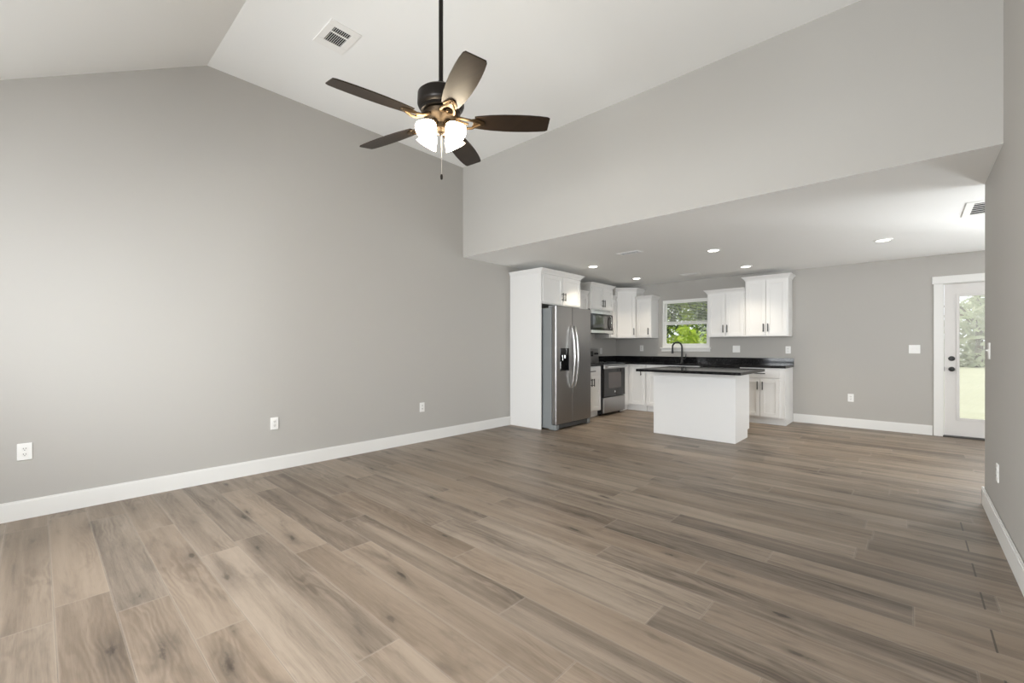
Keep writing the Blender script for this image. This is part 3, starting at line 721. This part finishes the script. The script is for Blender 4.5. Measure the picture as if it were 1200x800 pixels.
MB().cyl((fx + .012, fy, .975), (fx + .055, fy, .975), .012, seg=14).tube([(fx + .050, fy, .975), (fx + .075, fy - .01, 1.0), (fx + .082, fy - .012, 1.075)], [.011, .009, .006], 10).build('lever', M['black'], fa, smooth=True)

# ------------------------------------------------------------------ ceiling registers and downlights
def register(x0, x1, y0, y1, zc, label, core, bars, along, group=None, name='ceiling_vent', div=None, bw=.0018):
    o = thing(name, label, 'vent', ((x0 + x1) / 2, (y0 + y1) / 2, zc), group)
    cx0, cx1, cy0, cy1 = core
    mb = MB()
    for a, b, c, d in ((x0, cx0, y0, y1), (cx1, x1, y0, y1), (cx0, cx1, y0, cy0), (cx0, cx1, cy1, y1)): mb.box(a, b, c, d, zc - .007, zc - .0005, .002)
    mb.build('vent_frame', M['ventw'], o)
    MB().box(cx0, cx1, cy0, cy1, zc - .002, zc - .0004).build('duct', M['ventdark'], o)
    mb = MB()
    for k in range(bars):
        t = (k + .5) / bars
        if along == 'x':
            y = cy0 + (cy1 - cy0) * t; mb.box(cx0, cx1, -bw, bw, -.0008, .0008, T=Matrix.Translation((0, y, zc - .006)) @ Matrix.Rotation(.6 if bw < .01 else .16, 4, 'X'))
        else:
            x = cx0 + (cx1 - cx0) * t; mb.box(-.0035, .0035, cy0, cy1, -.0008, .0008, T=Matrix.Translation((x, 0, zc - .006)) @ Matrix.Rotation(.6, 4, 'Y'))
    if div is not None: mb.box(div - .007, div + .007, cy0, cy1, zc - .0075, zc - .003)
    mb.build('louvers', M['ventw'], o)
    return o
register(-3.560, -3.222, 1.500, 1.745, ZT, 'white ceiling register with dark louvers above the fan', (-3.478, -3.283, 1.553, 1.690), 9, 'x', div=-3.348)
register(-2.885, -2.575, 5.195, 5.345, ZK, 'small white register in kitchen ceiling, nearer the living room', (-2.862, -2.598, 5.215, 5.325), 6, 'x')
register(-2.920, -2.620, 7.430, 7.580, ZK, 'small white register in kitchen ceiling near the kitchen window', (-2.897, -2.643, 7.452, 7.558), 6, 'x')
register(.352, .910, 5.405, 5.965, ZK, 'square white return grille in the ceiling by the right-hand wall', (.405, .857, 5.458, 5.912), 6, 'x', name='return_grille', bw=.024)
dl_spots = [(-3.607, 5.779, 'recessed downlight above the refrigerator'), (-3.656, 7.317, 'recessed downlight near the corner upper cabinet'),
            (-1.867, 5.853, 'recessed downlight above the island'), (-1.875, 7.368, 'recessed downlight before the right upper cabinets'), (-.238, 6.622, 'recessed downlight nearest the back door')]
for x, y, lab in dl_spots:
    o = thing('recessed_light', 'round white ' + lab, 'light', (x, y, ZK), 'recessed kitchen downlights')
    MB().lathe([(.062, -.0005), (.088, -.0005), (.086, -.006), (.066, -.010), (.062, -.006)], 32, Matrix.Translation((x, y, ZK)), close=False).build('trim_ring', M['ventw'], o, smooth=True)
    MB().lathe([(0, -.0055), (.064, -.0055), (.064, -.0035), (0, -.0035)], 32, Matrix.Translation((x, y, ZK))).build('lens', M['led'], o)
    l = bpy.data.lights.new('downlight_beam', 'AREA'); l.shape = 'DISK'; l.size = .12; l.energy = 4.5; l.color = (1, .88, .70); l.spread = math.radians(100)
    lo = bpy.data.objects.new('downlight_beam', l); C.objects.link(lo); lo.location = (x, y, ZK - .012)

# ------------------------------------------------------------------ ceiling fan
FX, FYc, FZ = -2.097, 1.650, 2.556
fan = thing('ceiling_fan', 'dark bronze five-blade ceiling fan with four lit glass shades', 'ceiling fan', (FX, FYc, ZT))
TF = Matrix.Translation((FX, FYc, 0))
MB().lathe([(.014, ZT - .085), (.03, ZT - .08), (.06, ZT - .04), (.068, ZT - .001), (0, ZT - .001)], 32, TF).build('canopy', M['bronze'], fan, smooth=True)
MB().cyl((FX, FYc, 2.79), (FX, FYc, ZT - .05), .0135, seg=16).build('downrod', M['bronze'], fan, smooth=True)
MB().lathe([(0, 2.80), (.022, 2.80), (.024, 2.748), (.060, 2.742), (.120, 2.736), (.138, 2.720), (.140, 2.66), (.134, 2.645), (.118, 2.635), (.118, 2.615), (0, 2.615)], 40, TF).build('motor_housing', M['bronze'], fan, smooth=True)
MB().lathe([(0, 2.614), (.100, 2.614), (.106, 2.604), (.100, 2.585), (.085, 2.572), (.070, 2.556), (.048, 2.54), (.044, 2.512), (.036, 2.505), (.030, 2.492), (.012, 2.484), (0, 2.482)], 32, TF).build('switch_housing', M['bowl'], fan, smooth=True)
PH = math.radians(263.85)
PITCH = math.radians(-12)
def blade_outline():
    L = [(.205, .050), (.235, .056), (.30, .0655), (.38, .0715), (.46, .0735), (.54, .0715), (.60, .067), (.645, .061), (.660, .052)]
    return [(x, -w) for x, w in L] + [(x, w) for x, w in reversed(L)]
for k in range(5):
    R_ = Matrix.Rotation(PH + k * 2 * PI / 5, 4, 'Z')
    Tb_ = Matrix.Translation((FX, FYc, FZ)) @ Matrix.Rotation(.03, 4, 'X') @ R_ @ Matrix.Rotation(PITCH, 4, 'X')
    bm_ = MB(Tb_); bm_.prism(blade_outline(), .004, .011, .0015)
    b = bm_.build('fan_blade', M['walnut'], fan)
    m2 = MB(Tb_)   # ornate iron: two curved arms and a plate under the blade
    for s in (-1, 1):
        m2.tube([(.085, s * .010, .028), (.115, s * .030, .012), (.150, s * .040, -.004), (.185, s * .034, -.006), (.215, s * .018, -.004), (.240, s * .006, -.002)], [.009, .0085, .008, .008, .0075, .006], 8)
    m2.tube([(.085, 0, .028), (.130, 0, .006), (.165, 0, -.004)], .007, 8)
    m2.prism([(.185, -.036), (.215, -.040), (.262, -.018), (.270, 0), (.262, .018), (.215, .040), (.185, .036), (.196, 0)], -.003, .0035, .001)
    for q in ((.215, -.024), (.215, .024), (.250, 0)): m2.cyl((q[0], q[1], -.003), (q[0], q[1], -.006), .005, seg=10)
    m2.build('blade_iron', M['antique'], b, smooth=True)
cam_dir = math.atan2(-FYc, -FX)
for k in range(4):
    a = cam_dir + PI / 4 + k * PI / 2
    tilt = math.radians(40)
    base_p = Vector((FX + .050 * math.cos(a), FYc + .050 * math.sin(a), 2.545))
    axis = Vector((math.cos(a) * math.sin(tilt), math.sin(a) * math.sin(tilt), -math.cos(tilt)))
    q = axis.to_track_quat('Z', 'Y').to_matrix().to_4x4(); Ts = Matrix.Translation(base_p) @ q
    fit = MB(Ts); fit.lathe([(0, -.012), (.012, -.010), (.020, .005), (.026, .02), (.026, .034), (.022, .036), (0, .036)], 20)
    fit.tube([(0, 0, -.03), (0, 0, 0)], .011, 10)
    s = fit.build('lamp_fitter', M['antique'], fan, smooth=True)
    MB(Ts).lathe([(.023, .030), (.029, .040), (.040, .056), (.050, .076), (.055, .097), (.062, .114), (.066, .120), (.064, .1205), (.059, .113), (.052, .096), (.047, .076), (.037, .058), (.026, .042), (.020, .033)], 32, close=False).build('lamp_shade', M['shade'], s, smooth=60)
    MB(Ts).lathe([(0, .036), (.013, .037), (.014, .055), (.026, .080), (.028, .092), (.022, .108), (0, .116)], 20).build('bulb', M['bulb'], s, smooth=60)
for (cxo, zl, lab) in ((.004, 2.245, 1),):
    px, py = FX + cxo * math.cos(YAW), FYc + cxo * math.sin(YAW)
    mb = MB(); mb.cyl((px, py, zl), (px, py, 2.495), .0012, seg=6)
    ch = mb.build('pull_chain', M['chain'], fan)
    MB().lathe([(0, zl - .034), (.007, zl - .030), (.0085, zl - .015), (.006, zl - .002), (0, zl)], 14, Matrix.Translation((px, py, 0))).build('chain_fob', M['bronze'], ch, smooth=True)

# ------------------------------------------------------------------ outside: lawn, shrubs, trees
struct(MB().box(-40, 40, YB + WT + .01, 70, -.40, -.25).build('ground_lawn', M['lawn']))
struct(MB().box(DR[0] - .5, DR[1] + .8, YB + WT + .01, YB + 1.5, -.25, -.04, .01).build('step_slab', mat('concrete', srgb(176, 172, 164), .9)))
def foliage(center, rad, n, size, seed):
    rnd = random.Random(seed); bm = bmesh.new()
    lobes = [(Vector((rnd.uniform(-.6, .6) * rad[0], rnd.uniform(-.6, .6) * rad[1], rnd.uniform(-.55, .6) * rad[2])), rnd.uniform(.35, .6)) for _ in range(9)]
    for _ in range(n):
        c, s = rnd.choice(lobes)
        d = Vector((rnd.gauss(0, 1), rnd.gauss(0, 1), rnd.gauss(0, 1))).normalized() * rnd.uniform(.55, 1.0) * s
        p = Vector(center) + c + Vector((d.x * rad[0], d.y * rad[1], d.z * rad[2]))
        e = Euler((rnd.uniform(-.9, .9), rnd.uniform(-.9, .9), rnd.uniform(0, 6.28))).to_matrix(); L = size * rnd.uniform(.6, 1.3)
        pts = [(-L, 0, 0), (-.25 * L, .34 * L, .05 * L), (.5 * L, .26 * L, 0), (L, 0, -.08 * L), (.5 * L, -.26 * L, 0), (-.25 * L, -.34 * L, .05 * L)]
        bm.faces.new([bm.verts.new(p + e @ Vector(q)) for q in pts])
    return bm
def tree(name, label, x, y, h, rad, n, leaf, size, seed, trunk=.08, cat='tree', group=None):
    o = thing(name, label, cat, (x, y, -.25), group)
    zc = h - rad[2]
    rnd = random.Random(seed + 1); mb = MB()
    mb.tube([(x, y, -.26), (x + .03, y, zc * .5), (x, y + .02, zc + rad[2] * .5)], [trunk, trunk * .8, trunk * .4], 8)
    for _ in range(5):
        a = rnd.uniform(0, 6.28); z = zc - rad[2] * rnd.uniform(.1, .7)
        mb.tube([(x, y, z), (x + math.cos(a) * rad[0] * .35, y + math.sin(a) * rad[1] * .35, z + rad[2] * .35), (x + math.cos(a) * rad[0] * .65, y + math.sin(a) * rad[1] * .65, z + rad[2] * .5)], [trunk * .45, trunk * .3, trunk * .12], 6)
    mb.build('trunk' if cat == 'tree' else 'stem', M['bark'], o, smooth=True)
    f = MB(); f.bm.free(); f.bm = foliage((x, y, zc), rad, n, size, seed); f.build('foliage', leaf, o)
    return o
# beyond the kitchen window
tree('leafy_shrub', 'bright green shrub close outside the kitchen window', -3.92, 11.0, 1.78, (.50, .6, .85), 700, M['leaf_b'], .09, 3, .03, 'shrub')
tree('broadleaf_tree', 'dark green tree at left beyond the kitchen window', -6.5, 13.2, 4.4, (1.1, 1.0, 2.25), 3600, M['leaf_a'], .12, 11)
tree('broadleaf_tree', 'dark green tree at right beyond the kitchen window', -4.6, 16.2, 5.0, (1.8, 1.5, 2.6), 4000, M['leaf_a'], .13, 21)
tree('broadleaf_tree', 'sunlit green tree filling the upper kitchen window', -6.6, 20.2, 6.8, (2.6, 1.6, 3.5), 4200, M['leaf_b'], .16, 31)
o = thing('garden_hedge', 'long dark green hedge far behind the trees outside kitchen window', 'hedge', (-9, 25, -.25))
for k in range(4):
    f = MB(); f.bm.free(); f.bm = foliage((-13.5 + k * 3.0, 25, 1.2), (2.1, 1.0, 1.9), 1300, .20, 70 + k); f.build('foliage', M['leaf_a'], o)
    MB().tube([(-13.5 + k * 3.0, 25, -.26), (-13.4 + k * 3.0, 25, 1.4)], [.07, .03], 7).build('stem', M['bark'], o)
# beyond the back door
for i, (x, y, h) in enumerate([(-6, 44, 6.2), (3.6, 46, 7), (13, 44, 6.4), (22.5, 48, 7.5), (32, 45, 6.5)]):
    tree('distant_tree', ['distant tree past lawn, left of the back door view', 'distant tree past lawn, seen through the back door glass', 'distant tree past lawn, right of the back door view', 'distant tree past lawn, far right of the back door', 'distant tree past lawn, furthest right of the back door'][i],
         x, y, h, (4.0, 2.5, 3.9), 1900, M['leaf_hazed'], .38, 40 + i, .25, group='trees beyond the lawn')
